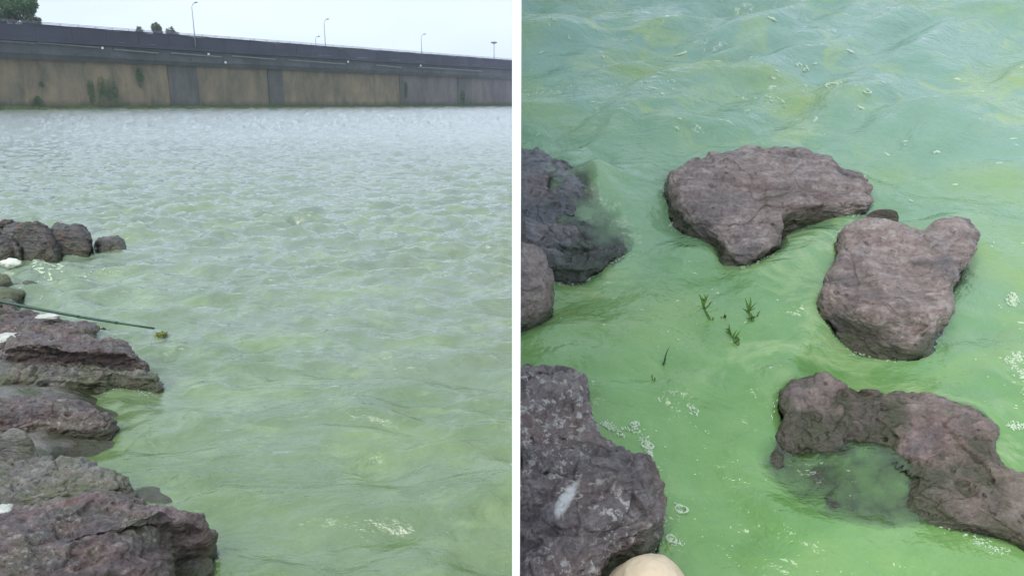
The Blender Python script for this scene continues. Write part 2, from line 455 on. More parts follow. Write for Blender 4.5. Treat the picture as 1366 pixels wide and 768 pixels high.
    for i in range(nt_):
        try:
            bm.faces.new((bm.verts[t0], bm.verts[(i + 1) % nt_], bm.verts[i])).smooth = True
            b0 = (nr - 1) * nt_
            bm.faces.new((bm.verts[t0 + 1], bm.verts[b0 + i], bm.verts[b0 + (i + 1) % nt_])).smooth = True
        except ValueError: pass
    bmesh.ops.recalc_face_normals(bm, faces=bm.faces)
    bm.to_mesh(me); bm.free()
    M = (ML if side == 'L' else MR) @ Matrix.Translation((c[0], c[1], 0))
    o = link(name, me, mat, M, label=label, category='rock')
    if group: o['group'] = group
    ROCKS[side].append((V[:, :] + np.array([c[0], c[1], 0]), me, P))
    return o

# ================================================================== THE LAKE (left)
G_FAR = 'rocks of the far spit'
rock('L', 'rock', 'flat dark slab at the back of the far rock spit', [(-40, 300, .25), (-40, 291, .45), (10, 290, .45), (33, 294, .42), (36, 304, .3), (10, 308, .25)], .42, M_ROCK_D, nt_=160, nr=60, seed=2, group=G_FAR)
rock('L', 'rock', 'low dark stone at the frame edge in front of the far rock spit', [(-50, 344), (-50, 318, .28), (-5, 317, .28), (22, 322, .26), (32, 332, .14), (30, 346), (0, 350)], .33, M_ROCK_D, nt_=200, nr=70, seed=3, group=G_FAR)
rock('L', 'rock', 'broad sloping dark boulder in the middle of the far rock spit', [(5, 340), (8, 306, .40), (40, 304, .42), (66, 312, .36), (80, 325, .2), (86, 340), (60, 347), (30, 347)], .42, M_ROCK_D, nt_=240, nr=80, seed=4, group=G_FAR, slope=(-.2, 0))
rock('L', 'rock', 'square-shouldered dark boulder ending the far rock spit', [(70, 336), (66, 308, .36), (90, 304, .40), (114, 307, .36), (122, 318, .2), (124, 336), (105, 341), (84, 341)], .40, M_ROCK_D, n=4, nt_=240, nr=80, seed=5, group=G_FAR)
rock('L', 'rock', 'small round dark rock alone in the water beyond the far spit', [(126, 334), (132, 322, .18), (147, 318, .22), (162, 322, .17), (168, 331), (158, 338), (140, 340)], .21, M_ROCK_D, n=2.4, nt_=200, nr=70, seed=6, depth=.25)
rock('L', 'rock', 'tiny weedy stone awash below the far rock spit', [(30, 380), (36, 377), (46, 377), (50, 381), (42, 384), (33, 384)], .045, M_MOSS, n=2.4, nt_=100, nr=40, seed=7, depth=.15)
rock('L', 'rock', 'olive weedy stone at the left frame edge over the pole', [(-30, 388), (-20, 368, .08), (5, 367, .1), (18, 376, .05), (14, 386), (-5, 390)], .12, M_MOSS, nt_=140, nr=50, seed=8, depth=.2)
rock('L', 'rock', 'yellowish weedy stone just behind the green pole', [(-30, 412), (-30, 388, .1), (5, 384, .1), (28, 389, .07), (36, 398), (22, 408), (0, 412)], .11, M_MOSS, nt_=160, nr=60, seed=9, depth=.2)
rock('L', 'rock', 'dark stone shelf behind the violet shore boulder', [(-60, 470), (-60, 418, .22), (0, 415, .22), (45, 420, .2), (90, 428, .17), (130, 440, .1), (120, 462, .05), (60, 480, 0)], .22, M_ROCK_S, nt_=260, nr=90, seed=10)
rock('L', 'rock', 'violet-topped layered boulder under the pole tip', [(-10, 505, .05), (2, 462, .20), (30, 436, .36), (90, 430, .40), (150, 446, .30), (185, 466, .2), (202, 492, .1), (196, 512, .03), (130, 512, 0), (60, 510, 0)], .30, M_ROCK_S, n=2.7, nt_=420, nr=150, seed=11, slope=(-.15, .05), samp=.030, sfreq=10, center=(98, 470, .3), blk=.9, amp=.85)
rock('L', 'rock', 'low weathered ledge jutting right under the violet boulder', [(-60, 545), (-60, 478, .16), (60, 482, .16), (150, 484, .16), (196, 494, .12), (211, 512, .03), (205, 524), (150, 521), (90, 527), (30, 535)], .17, M_ROCK_G, n=3.6, nt_=420, nr=120, seed=12, samp=.022, sfreq=20)
rock('L', 'rock', 'brown slab with a blunt end below the weathered ledge', [(-70, 610), (-70, 530, .2), (0, 528, .22), (70, 528, .23), (120, 531, .2), (134, 545, .15), (146, 568, .04), (143, 586), (105, 592), (50, 590), (0, 600)], .19, M_ROCK_S, n=3.6, nt_=420, nr=130, seed=13, samp=.026, sfreq=16)
rock('L', 'rock', 'grey-green rounded cobble at the left edge on the lowest slabs', [(-20, 612, .2), (-8, 588, .27), (15, 580, .31), (38, 582, .3), (52, 598, .22), (44, 614, .15), (10, 618, .15)], .30, M_ROCK_G, n=2.3, nt_=240, nr=80, seed=14, depth=.2)
rock('L', 'rock', 'grey weathered shelf between the brown slab and the nearest boulder', [(-80, 690), (-80, 604, .2), (0, 600, .2), (70, 598, .2), (125, 608, .17), (160, 628, .12), (188, 645, .04), (180, 668), (100, 685), (0, 700)], .15, M_ROCK_G, n=3.4, nt_=420, nr=130, seed=15, samp=.024, sfreq=18)
rock('L', 'rock', 'largest nearest purplish boulder in the bottom left corner', [(-120, 900), (-120, 690, .35), (0, 668, .36), (80, 652, .38), (130, 646, .38), (190, 654, .34), (240, 676, .26), (268, 700, .16), (286, 728, .03), (282, 750, 0), (235, 765, 0), (235, 830, 0), (120, 900, 0), (0, 930)], .38, M_ROCK_S, n=3.0, nt_=520, nr=200, seed=16, slope=(-.08, 0), samp=.024, sfreq=15, center=(90, 740, .34), amp=.8, blk=.8)
rock('L', 'rock', 'low wet lip of stone sunk beside the nearest boulder', [(180, 800), (190, 735, .06), (235, 728, .06), (275, 740, .03), (283, 760), (262, 782), (220, 800)], .05, M_ROCK_G, n=2.5, nt_=200, nr=70, seed=17, depth=.2)

# shore bank under and beside the slabs
def bank():
    nx, ny = 220, 420
    ys = np.linspace(-2.0, 16.0, ny)[:, None]; u = np.linspace(0, 1, nx)[None, :]
    edge = np.interp(ys, [-2, 1, 2.5, 3.0, 3.5, 4.2, 5, 5.6, 6.5, 8, 9.6, 10.4, 11.2, 16], [-.6, -.9, -1.5, -1.8, -2.2, -2.8, -3.2, -3.75, -4.75, -5.85, -6.9, -7.1, -8.8, -13])
    X = edge + .6 - u ** 1.6 * 9.0; Y = ys + 0 * X
    rise = (edge - X)
    Z = -.25 + .42 * (1 - np.exp(-np.clip(rise + .85, 0, 9) * 1.1)) + .09 * np.clip(rise, 0, 9)
    Z = Z + .07 * fbm(X * 2.2, Y * 2.2, 0, 5, 40) + .06 * np.tanh(3 * vnoise(X * 3.3, Y * 3.3, 0 * X, 44))
    V = np.stack([X, Y, Z], -1).reshape(-1, 3)
    me = mesh_np('shore', V, grid_quads(ny, nx)[:, ::-1])
    return link('shore', me, M_ROCK_G, kind='structure')
bank()

# loose cobbles lying on the bank at the frame edge
def cobble(px, py, z, s, label, mat, seed):
    p = UL(px, py, z); bm_pts = []
    k = F / math.hypot(p.y, HL)
    pts = [(px + s * math.cos(t) * (1 + .2 * math.sin(3 * t + seed)), py + s * .45 * math.sin(t) * (1 + .15 * math.cos(2 * t + seed)), z) for t in np.linspace(0, 2 * math.pi, 9)[:-1]]
    return rock('L', 'rock', label, pts, s / k * .6 + z, mat, n=2.4, nt_=100, nr=44, seed=seed, depth=.1)
cobble(12, 411, .12, 12, 'thumb-shaped reddish stone beside the pole at the frame edge', M_ROCK_S, 51)
cobble(36, 420, .1, 10, 'little brown stone on the shelf behind the violet boulder', M_ROCK_S, 52)

# ---- lake water: directional waves, finer near the shore
def lake_height(X, Y, sp):
    H = np.zeros_like(X); r = np.random.default_rng(3)
    wx = X + .35 * fbm(X * .5, Y * .5, 0 * X, 2, 70); wy = Y + .35 * fbm(X * .5 + 40, Y * .5, 0 * X, 2, 71)
    for i in range(110):
        lam = .13 * (5.5 / .13) ** r.random()
        th = -math.pi / 2 + r.normal(.25, .5)
        kk = 2 * math.pi / lam
        a = .0125 * lam * math.exp(-(math.log(lam / .38) / 1.15) ** 2) + .0012 * lam ** .5
        ph = kk * (wx * math.cos(th) + wy * math.sin(th)) + r.random() * 6.28
        att = sstep(1.1, 2.6, lam / sp)
        s_ = np.sin(ph)
        H += a * att * (s_ + .22 * np.cos(2 * ph))
    pat = .65 + .55 * fbm(X * .3, Y * .3, 0 * X, 3, 80)
    calm = .7 + .3 * sstep(2.5, 8.0, np.hypot(X + 3.0, Y - 3.0))
    ri = np.arange(X.shape[0])[:, None] + 0 * X
    far = vnoise(X / (.15 + .006 * Y), ri * .45, 0 * X, 90) + .8 * vnoise(X / (.08 + .003 * Y), ri * .8, 0 * X, 91)
    H = H + .018 * (ridged(X * .9 + .3 * wx, Y * 1.5, 0 * X, 3, 95) - .75) * sstep(60, 25, Y)
    nb = sstep(16, 7, Y)
    wa, wb = X + .12 * fbm(X * 1.5, Y * 1.5, 0 * X, 2, 72), Y + .12 * fbm(X * 1.5 + 9, Y * 1.5, 0 * X, 2, 73)
    H = H * (1 + .75 * nb) + nb * (.030 * (ridged(wa * 1.7, wb * 2.6, 0 * X, 2, 97) - .75) + .014 * (ridged(wa * 4.2, wb * 6.0, 0 * X, 2, 98) - .75))
    return H * pat * calm + sstep(9, 28, Y) * np.minimum(sp, 2.5) * .095 * far * (Y < 400)

def inside_dist(P, X, Y):
    """signed distance to polygon (negative inside)"""
    d = np.full(X.shape, 1e9); ins = np.zeros(X.shape, bool); m = len(P)
    for i in range(m):
        ax, ay = P[i]; bx, by = P[(i + 1) % m]
        ex, ey = bx - ax, by - ay
        t = np.clip(((X - ax) * ex + (Y - ay) * ey) / (ex * ex + ey * ey + 1e-12), 0, 1)
        d = np.minimum(d, np.hypot(X - ax - t * ex, Y - ay - t * ey))
        cnd = ((ay > Y) != (by > Y)) & (X < (bx - ax) * (Y - ay) / (by - ay + 1e-12) + ax)
        ins ^= cnd
    return np.where(ins, -d, d)

def set_depth(me, V, side, dist):
    """how deep the nearest submerged stone lies under each vertex of the water"""
    dep = np.full(len(V), 1.0)
    trees = []
    for RV, rme, P in ROCKS[side]:
        polys = [tuple(p.vertices) for p in rme.polygons]
        bv = BVHTree.FromPolygons([tuple(v) for v in RV], polys)
        lo, hi = RV.min(0) - .01, RV.max(0) + .01
        idx = np.nonzero((V[:, 0] > lo[0]) & (V[:, 0] < hi[0]) & (V[:, 1] > lo[1]) & (V[:, 1] < hi[1]))[0]
        for i in idx:
            hit = bv.ray_cast(Vector((V[i, 0], V[i, 1], 3.0)), Vector((0, 0, -1)))
            if hit[0] is not None:
                dz = V[i, 2] - hit[0].z
                dep[i] = min(dep[i], max(dz, 0.0))
    at = me.attributes.new('rock_depth', 'FLOAT', 'POINT')
    at.data.foreach_set('value', dep.astype(np.float32))

M_WATER_L = water_mat('algal_lake_water', [(.080, .150, .028), (.108, .195, .044), (.155, .26, .082)], k_depth=.03, rough=.04, amp=.75, ior=1.85, thin=((.160, .220, .145), .45, .9, -.6, 7.5), milk=.28, windy=.20)  # thin: far body colour carries a painted sky reflection
def lake():
    rows = [1.0]
    while rows[-1] < 1400:
        y = rows[-1]; rows.append(y + max(.011, .0010 * y * y / HL * .62 if y < 60 else y * .03))
    ys = np.array(rows)[:, None]
    nc = 760
    u = -1.35 * (1 - np.linspace(0, 1, nc)) [None, :]
    X = u * (ys + .5) + .004; Y = ys + 0 * X
    sp = np.maximum(np.gradient(ys[:, 0])[:, None], 1.35 / nc * (ys + .5)) + 0 * X
    H = lake_height(X, Y, sp)
    V = np.stack([X, Y, H], -1)
    # ripples thrown back from the slabs
    for RV, rme, P in ROCKS['L'][9:]:
        near = Y[:, 0] < 9
        d = inside_dist(P, X[near], Y[near])
        V[near, :, 2] += .006 * np.sin(d * 30 + 2 * fbm(X[near] * 2, Y[near] * 2, 0 * X[near], 2, 5)) * np.exp(-np.clip(d, 0, 9) * 3.2) * (d > -.05)
    V = V.reshape(-1, 3)
    me = mesh_np('lake_water', V, grid_quads(len(rows), nc))
    set_depth(me, V, 'L', None)
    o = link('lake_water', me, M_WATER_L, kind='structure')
    return X, Y, V[:, 2].reshape(X.shape)
LX, LY, LZ = lake()
def lake_z(x, y):
    i = int(np.clip(np.searchsorted(LY[:, 0], y), 1, len(LY) - 1)); j = int(np.clip((x - LX[i, 0]) / (LX[i, 1] - LX[i, 0]), 0, LX.shape[1] - 1))
    return float(LZ[i, j])
b = MB(); b.box(-2200, .004, .2, 1500, -1.6, -1.5)
link('lake_bed', b.mesh('lake_bed'), M_ROCK_G, kind='structure')

# ---- pole with weed
M_POLE = plain_mat('dark_green_pole', (.015, .07, .04), .35, .3, 30)
M_WEED = plain_mat('yellow_green_weed', (.22, .26, .06), .8, .45, 60)
M_WEEDD = plain_mat('dark_weed', (.03, .06, .025), .8, .45, 60)
pa, pb, pc = UL(-260, 352, .62), UL(0, 400, .34), UL(206, 438, .07)
pt = empty('fishing_pole', Matrix.Translation(pa), label='dark green pole reaching out over the water from the left shore', category='fishing pole')
Mi = Matrix.Translation(-pa)
b = MB()
L_ = [pa.lerp(pb, t) for t in (0, .5)] + [pb.lerp(pc, t) for t in np.linspace(0, 1, 9)]
L_ = [p - pa + Vector((0, 0, -.02 * math.sin(i / 10 * math.pi))) for i, p in enumerate(L_)]
b.tube(L_, list(np.linspace(.016, .0085, len(L_))), 10)
link('shaft', b.mesh('shaft', True), M_POLE, parent=pt)
for i in (3, 6, 8):
    b = MB(); q = L_[i]; d = (L_[i + 1] - L_[i]).normalized() if i + 1 < len(L_) else (L_[i] - L_[i - 1]).normalized()
    b.tube([q - d * .012, q + d * .012], [.0135, .013], 10); link('joint_ring', b.mesh('joint_ring', True), M_POLE, parent=pt)

def leafclump(center, n, sx, sy, sz, lo, hi, seed, up=.3):
    r = np.random.default_rng(seed); V = []; Fc = []
    P = r.normal(0, 1, (n, 3)); P /= np.linalg.norm(P, axis=1)[:, None]; P *= (r.random(n) ** .4)[:, None]
    P *= np.array([sx, sy, sz])
    d = r.normal(0, 1, (n, 3)); d[:, 2] += up; d /= np.linalg.norm(d, axis=1)[:, None]
    e = np.cross(d, r.normal(0, 1, (n, 3))); e /= np.linalg.norm(e, axis=1)[:, None]
    L = r.uniform(lo, hi, n)[:, None]
    c = P + np.array(center)
    V = np.stack([c - d * L, c + e * L * .4, c + d * L, c - e * L * .4], 1).reshape(-1, 3)
    return V, np.arange(4 * n).reshape(n, 4)
V_, Q_ = leafclump((0, 0, 0), 200, .06, .07, .018, .008, .022, 3)
q = UL(214, 443, .02); q.z = lake_z(q.x, q.y) + .02
link('weed_clump', mesh_np('weed_clump', V_, Q_), M_WEED, Matrix.Translation(q), label='yellow-green weed clump floating at the tip of the pole', category='weed')
V_, Q_ = leafclump((0, 0, 0), 320, .10, .12, .03, .01, .03, 4)
link('weed_clump', mesh_np('weed_clump', V_, Q_), M_WEEDD, Matrix.Translation(Vector((*UL(129, 430, .03)[:2], lake_z(*UL(129, 430, .03)[:2]) + .02))), label='dark weed clump floating under the middle of the pole', category='weed')

# ---- pale litter and scum on the shore
M_WHITE = plain_mat('white_scum', (.50, .52, .46), .7, .45, 22, .01)
M_BAG = plain_mat('pale_plastic', (.68, .74, .62), .5, .1, 15)
def crumple(name, label, cat, px, py, z, sx, sy, sz, seed, mat, side='L'):
    U = UL if side == 'L' else UR
    nu, nv = 40, 24
    u = np.linspace(0, 2 * math.pi, nu, endpoint=False)[None, :]; v = np.linspace(.02, math.pi - .02, nv)[:, None]
    X = np.cos(u) * np.sin(v); Y = np.sin(u) * np.sin(v); Z = np.cos(v) + 0 * u
    d = 1 + .35 * fbm(X * 2 + seed, Y * 2, Z * 2, 3, seed) + .12 * ridged(X * 4, Y * 4, Z * 4, 2, seed)
    V = np.stack([X * d * sx, Y * d * sy, Z * d * sz], -1).reshape(-1, 3)
    return link(name, mesh_np(name, V, grid_quads(nv, nu, True)), mat, (ML if side == 'L' else MR) @ Matrix.Translation(U(px, py, z)), label=label, category=cat)
crumple('plastic_bag', 'pale crumpled plastic bag below the far rock spit', 'bag', 14, 351, .07, .11, .07, .05, 3, M_BAG)
crumple('plastic_scrap', 'white plastic scrap on the shelf behind the violet boulder', 'litter', 64, 422, .26, .085, .05, .02, 5, M_WHITE)
crumple('plastic_scrap', 'white streak of litter at the left edge beside the violet boulder', 'litter', 8, 450, .27, .11, .09, .02, 7, M_WHITE)
crumple('plastic_scrap', 'small white scrap lying left on the nearest boulder', 'litter', 4, 680, .37, .03, .04, .015, 9, M_WHITE)

# ================================================================== THE BRIDGE AND FAR BANK
BL, BR = UL(0, 146.5), UL(682, 141.8)
bd = (BR - BL); bd.z = 0; blen = bd.length; bd.normalize()
bn = Vector((bd.y, -bd.x, 0))      # towards the viewer
if bn.y > 0: bn = -bn
zt_l = ray_at_y(0, 30, BL.y).z; zt_r = ray_at_y(682, 82, BR.y).z
def s_at(px):
    """distance along the bridge of the picture column px"""
    dx = (px - 683) / F / math.cos(AL)   # x per unit y at the horizon row
    # BL + s*bd : x = dx*y
    return (dx * BL.y - BL.x) / (bd.x - dx * bd.y)
def ztop(s): return zt_l + (zt_r - zt_l) * s / blen
MBR = Matrix((( bd.x, -bn.x, 0, BL.x), (bd.y, -bn.y, 0, BL.y), (0, 0, 1, 0), (0, 0, 0, 1)))   # local x along, y away from viewer
HT = (zt_l + zt_r) / 2; print('bridge', BL, BR, zt_l, zt_r, blen)

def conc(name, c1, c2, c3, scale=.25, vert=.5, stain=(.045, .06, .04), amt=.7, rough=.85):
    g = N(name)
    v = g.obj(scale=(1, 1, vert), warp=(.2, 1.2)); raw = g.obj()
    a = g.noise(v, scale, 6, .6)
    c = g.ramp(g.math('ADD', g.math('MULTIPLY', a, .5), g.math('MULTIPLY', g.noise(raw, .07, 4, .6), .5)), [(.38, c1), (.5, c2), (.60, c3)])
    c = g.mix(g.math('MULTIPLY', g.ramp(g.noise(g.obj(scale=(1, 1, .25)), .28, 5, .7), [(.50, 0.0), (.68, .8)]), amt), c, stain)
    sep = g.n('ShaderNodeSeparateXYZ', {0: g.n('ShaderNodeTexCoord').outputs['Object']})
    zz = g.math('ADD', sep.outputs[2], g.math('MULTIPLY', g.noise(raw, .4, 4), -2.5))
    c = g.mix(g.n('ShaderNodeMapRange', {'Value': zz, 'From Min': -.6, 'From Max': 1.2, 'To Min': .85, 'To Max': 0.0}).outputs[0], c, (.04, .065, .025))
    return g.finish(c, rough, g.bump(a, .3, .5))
M_WALL = conc('brown_grey_concrete', (.115, .10, .066), (.18, .148, .096), (.235, .185, .115))
M_WALLP = conc('violet_grey_concrete', (.09, .085, .09), (.13, .115, .115), (.16, .14, .13))
M_PIER = conc('dark_stained_pier', (.06, .066, .062), (.085, .088, .082), (.115, .11, .10), stain=(.03, .045, .035))
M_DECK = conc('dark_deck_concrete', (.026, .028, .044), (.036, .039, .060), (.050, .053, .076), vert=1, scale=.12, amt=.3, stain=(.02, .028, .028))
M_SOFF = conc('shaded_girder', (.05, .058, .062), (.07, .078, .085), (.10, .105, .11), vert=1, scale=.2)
M_PALE = plain_mat('pale_painted_pipe', (.16, .18, .18), .6, .3, .4)
M_PALE2 = plain_mat('white_enamel', (.6, .62, .6), .5, .1, 2)
M_LAMP = plain_mat('grey_galvanised_steel', (.20, .22, .25), .5, .15, 2)

bridge = empty('road_bridge', MBR, label='long dark road bridge deck on a brown waterside wall across the lake', category='bridge')
def bobj(name, mb, mat, smooth=False, parent=bridge, **kw):
    me = mb.mesh(name, smooth); o = bpy.data.objects.new(name, me); col.objects.link(o)
    me.materials.append(mat); o.parent = parent
    for k, v in kw.items(): o[k] = v
    return o
def ext(prof, s0, s1, step, jitter=0):
    """extrude a (y, z as fraction of local top height) profile along the bridge"""
    mb = MB(); n = max(1, int((s1 - s0) / step)); V = []; Fc = []; m = len(prof)
    for i in range(n + 1):
        s = s0 + (s1 - s0) * i / n; zt = ztop(s)
        for y, zf in prof: V.append((s, y, zf * zt + random.uniform(-jitter, jitter)))
    for i in range(n):
        for k in range(m):
            Fc.append((i * m + k, (i + 1) * m + k, (i + 1) * m + (k + 1) % m, i * m + (k + 1) % m))
    Fc.append(tuple(range(m))); Fc.append(tuple(n * m + k for k in range(m))[::-1])
    mb.add(V, Fc); return mb
S0, S1 = s_at(-330), s_at(682) + 160
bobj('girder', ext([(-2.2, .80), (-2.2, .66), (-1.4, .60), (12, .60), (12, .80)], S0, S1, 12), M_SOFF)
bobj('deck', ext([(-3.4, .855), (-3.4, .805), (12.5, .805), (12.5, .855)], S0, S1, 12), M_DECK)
# parapet built in lengths with joints
s = S0; 
while s < S1:
    e = min(s + 9.0, S1)
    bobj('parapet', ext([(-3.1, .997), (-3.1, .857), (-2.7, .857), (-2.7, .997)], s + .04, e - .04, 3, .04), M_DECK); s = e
s = S0
while s < S1:
    e = min(s + 14, S1)
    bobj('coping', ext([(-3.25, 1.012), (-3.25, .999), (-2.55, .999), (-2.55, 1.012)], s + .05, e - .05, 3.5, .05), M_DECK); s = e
for px0, px1, zf in ((-60, 90, .80), (92, 168, .795), (185, 240, .765), (255, 318, .76), (330, 384, .765), (400, 470, .75), (508, 540, .745), (560, 640, .75)):
    b = MB(); a0, a1 = s_at(px0), s_at(px1)
    b.tube([(a0 + (a1 - a0) * t, -2.75, (zf - .02 * t) * ztop(a0)) for t in np.linspace(0, 1, 6)], .22, 6)
    bobj('pipe', b, M_PALE)
for px0, px1, zf in ((-60, 180, .665), (200, 330, .655), (340, 500, .66)):
    b = MB(); a0, a1 = s_at(px0), s_at(px1)
    b.tube([(a0 + (a1 - a0) * t, -2.5, (zf - .01 * t) * ztop(a0)) for t in np.linspace(0, 1, 6)], .16, 6)
    bobj('lower_pipe', b, M_SOFF)
for k in range(2):
    b = MB(); b.tube([(a, -2.9, ztop(a) * 1.012 + .25 + .3 * k) for a in np.linspace(S0, S1, 40)], .06, 4)
    bobj('handrail', b, M_LAMP)
for a in np.arange(S0 + 2, S1, 4.5):
    if a > s_at(700): break
    b = MB(); b.box(a - .05, a + .05, -2.95, -2.85, ztop(a) * 1.01, ztop(a) * 1.012 + .62)
    bobj('rail_post', b, M_LAMP)
for a in np.arange(s_at(-40), s_at(690), 11.0):
    b = MB(); b.tube([(a, -2.0, .69 * ztop(a)), (a, -2.9, .675 * ztop(a))], .16, 6)
    bobj('drain_spout', b, M_SOFF)
for px, py in ((170, 65), (300, 73), (320, 84), (472, 83), (562, 88)):
    a = s_at(px); yy = (BL + bd * a).y; zz = ray_at_y(px, py, yy).z
    b = MB(); b.tube([(a, -3.5, zz - .3), (a, -3.5, zz + .3)], .3, 8); bobj('marker_plate', b, M_PALE2)
# wall panels and piers
edges = [-330, -230, -130, -60, 0, 38, 95, 150, 186, 222, 254, 290, 335, 378, 396, 450, 505, 542, 548, 575, 615, 632, 660, 682]
dark = {(0, 38), (254, 290), (378, 396), (542, 548), (615, 632)}
for i in range(len(edges) - 1):
    p0, p1 = edges[i], edges[i + 1]
    a0, a1 = s_at(p0), s_at(p1)
    if (p0, p1) in dark:
        bobj('pier', ext([(-.35, .655), (-.35, -.1), (3, -.1), (3, .655)], a0, a1, 5), M_PIER)
    else:
        off = 0.0
        bobj('wall_panel', ext([(off, .66), (off, -.1), (3, -.1), (3, .66)], a0 + .015, a1 - .015, 6), M_WALLP if p0 >= 548 else M_WALL)
bobj('wall_panel', ext([(0, .66), (0, -.1), (3, -.1), (3, .66)], s_at(682) + .06, S1, 12), M_WALLP)
bobj('wall_core', ext([(3.01, .655), (3.01, -.1), (11, -.1), (11, .655)], S0, S1, 12), M_PIER)
# footing ledge and weed fringe at the waterline
bobj('footing', ext([(-1.5, .02), (-1.5, -.1), (-.81, -.1), (-.81, .02)], S0, S1, 8, .12), M_PIER)
# hanging creepers on the wall
M_LEAF = plain_mat('tree_leaves', (.055, .125, .045), .7, .5, .8)
M_LEAF2 = plain_mat('dull_tree_leaves', (.12, .15, .095), .7, .4, .8)
M_BARK = plain_mat('bark', (.09, .07, .05), .9, .3, 3)
for j, (px, y0, y1, wd) in enumerate(((155, 105, 140, 1.1), (169, 100, 143, 1.4), (181, 104, 143, 1.8), (218, 88, 118, 1.2), (86, 128, 142, 1.0), (94, 110, 116, .5), (549, 108, 132, .9), (620, 120, 140, 1.6))):
    sx = s_at(px); yy = (BL + bd * sx).y
    zt0, zb = ray_at_y(px, y0, yy).z, ray_at_y(px, y1, yy).z
    V_, Q_ = leafclump((0, 0, (zt0 + zb) / 2), 420, wd, .35, (zt0 - zb) / 2, .12, .35, 60 + j)
    me = mesh_np('creeper', V_, Q_, False)
    P0 = BL + bd * sx + bn * .6
    o = link('creeper', me, M_LEAF, Matrix.Translation((P0.x, P0.y, 0)) @ MBR.to_3x3().to_4x4(), label='', category='creeper')
    o['label'] = ['thin dark creeper hanging leftmost of three on the bridge wall', 'dark creeper in the middle of three on the bridge wall', 'widest dark creeper, rightmost of three on the bridge wall',
                  'short creeper high on the wall left of the wide blue-grey pier', 'small bush at the wall foot right of the left-hand pier', 'tiny tuft on the wall above the small bush',
                  'pale narrow creeper beside the thin pier', 'olive creeper at the wall foot near the right end of the bridge'][j]
# low weed fringe along the waterline
r_ = np.random.default_rng(5); V = []; 
n_ = 5200
ss = r_.uniform(S0, s_at(682) + 30, n_); dens = np.clip((s_at(600) - ss) / (s_at(600) - s_at(0)), .15, 1)
hh_ = r_.uniform(.1, 1, n_) * (.35 + 1.0 * dens * (vnoise(ss * .15, 0 * ss, 0 * ss, 9) * .5 + .5))
yo = -1.5 - r_.uniform(0, 1.0, n_)
A = np.stack([ss - .3, yo, 0 * ss - .1], -1); B_ = np.stack([ss + .3, yo, 0 * ss - .1], -1)
C_ = np.stack([ss + .1 + r_.normal(0, .3, n_), yo + .3, hh_], -1); D_ = np.stack([ss - .1 + r_.normal(0, .3, n_), yo + .3, hh_ * .8], -1)
V = np.stack([A, B_, C_, D_], 1).reshape(-1, 3)
link('waterside_weeds', mesh_np('waterside_weeds', V, np.arange(4 * n_).reshape(n_, 4), False), plain_mat('waterside_weed_leaves', (.06, .10, .025), .8, .5, .5), MBR, kind='stuff', label='green weed fringe along the foot of the bridge wall', category='weeds')

# far bank: raised ground behind the bridge
nx, ny = 80, 30
sx = np.linspace(S0 - 200, S1 + 100, nx)[None, :]; yy = np.linspace(12.6, 520, ny)[:, None]
Z = zt_r * .55 + 2.0 * fbm(sx * .02, yy * .02, 0 * sx * yy, 3, 3) - (yy > 500) * 40
V = np.stack([sx + 0 * yy, yy + 0 * sx, Z + 0 * sx], -1).reshape(-1, 3)
link('far_bank', mesh_np('far_bank', V, grid_quads(ny, nx)), plain_mat('grassy_ground', (.07, .09, .04), .9, .3, .1), MBR, kind='structure')

def lamp(px, pytop, label, style, back=5.0, group='street lamps on the bridge'):
    s_ = s_at(px); P = BL + bd * s_ - bn * back
    # the column of the lamp at its own depth
    P.x = (px - 683) / F / math.cos(AL) * P.y; 
    z0 = ztop(s_) * .855; zt = ray_at_y(px, pytop, P.y).z
    P.x = ray_at_y(px, (pytop + 60) / 2, P.y).x
    t = empty('street_lamp', Matrix.Translation((P.x, P.y, z0)), label=label, category='street lamp', group=group)
    H = zt - z0
    if style == 'arm':
        b = MB(); b.tube([(0, 0, 0), (0, 0, H * .9)], [.17, .10], 8); bobj('post', b, M_LAMP, True, t)
        b = MB(); b.tube([(0, 0, H * .9), (.15, 0, H * .94), (.7, 0, H * .985), (1.0, 0, H)], .08, 6); bobj('arm', b, M_LAMP, True, t)
        b = MB(); b.tube([(.85, 0, H - .02), (1.2, 0, H + .06), (1.9, 0, H + .08)], [.10, .24, .12], 8); bobj('lamp_head', b, M_LAMP, True, t)
    else:
        b = MB(); b.tube([(0, 0, 0), (0, 0, H)], [.2, .13], 8); bobj('post', b, M_LAMP, True, t)
        b = MB(); b.tube([(0, 0, H - .25), (0, 0, H + .05), (0, 0, H + .5), (0, 0, H + .75)], [.3, 1.35, 1.5, .3], 12); bobj('lamp_head', b, M_LAMP, True, t)
    return t
lamp(258, 4, 'tallest curved-arm street lamp, nearest on the left of the bridge', 'arm')
lamp(433, 26, 'curved-arm street lamp over the middle of the bridge', 'arm')
lamp(562, 46, 'faint small street lamp third along the bridge', 'arm')
lamp(659, 58, 'mast with a flat round head at the right end of the bridge', 'round')
lamp(421, 49, 'short faint post just left of the middle street lamp', 'arm', 60)

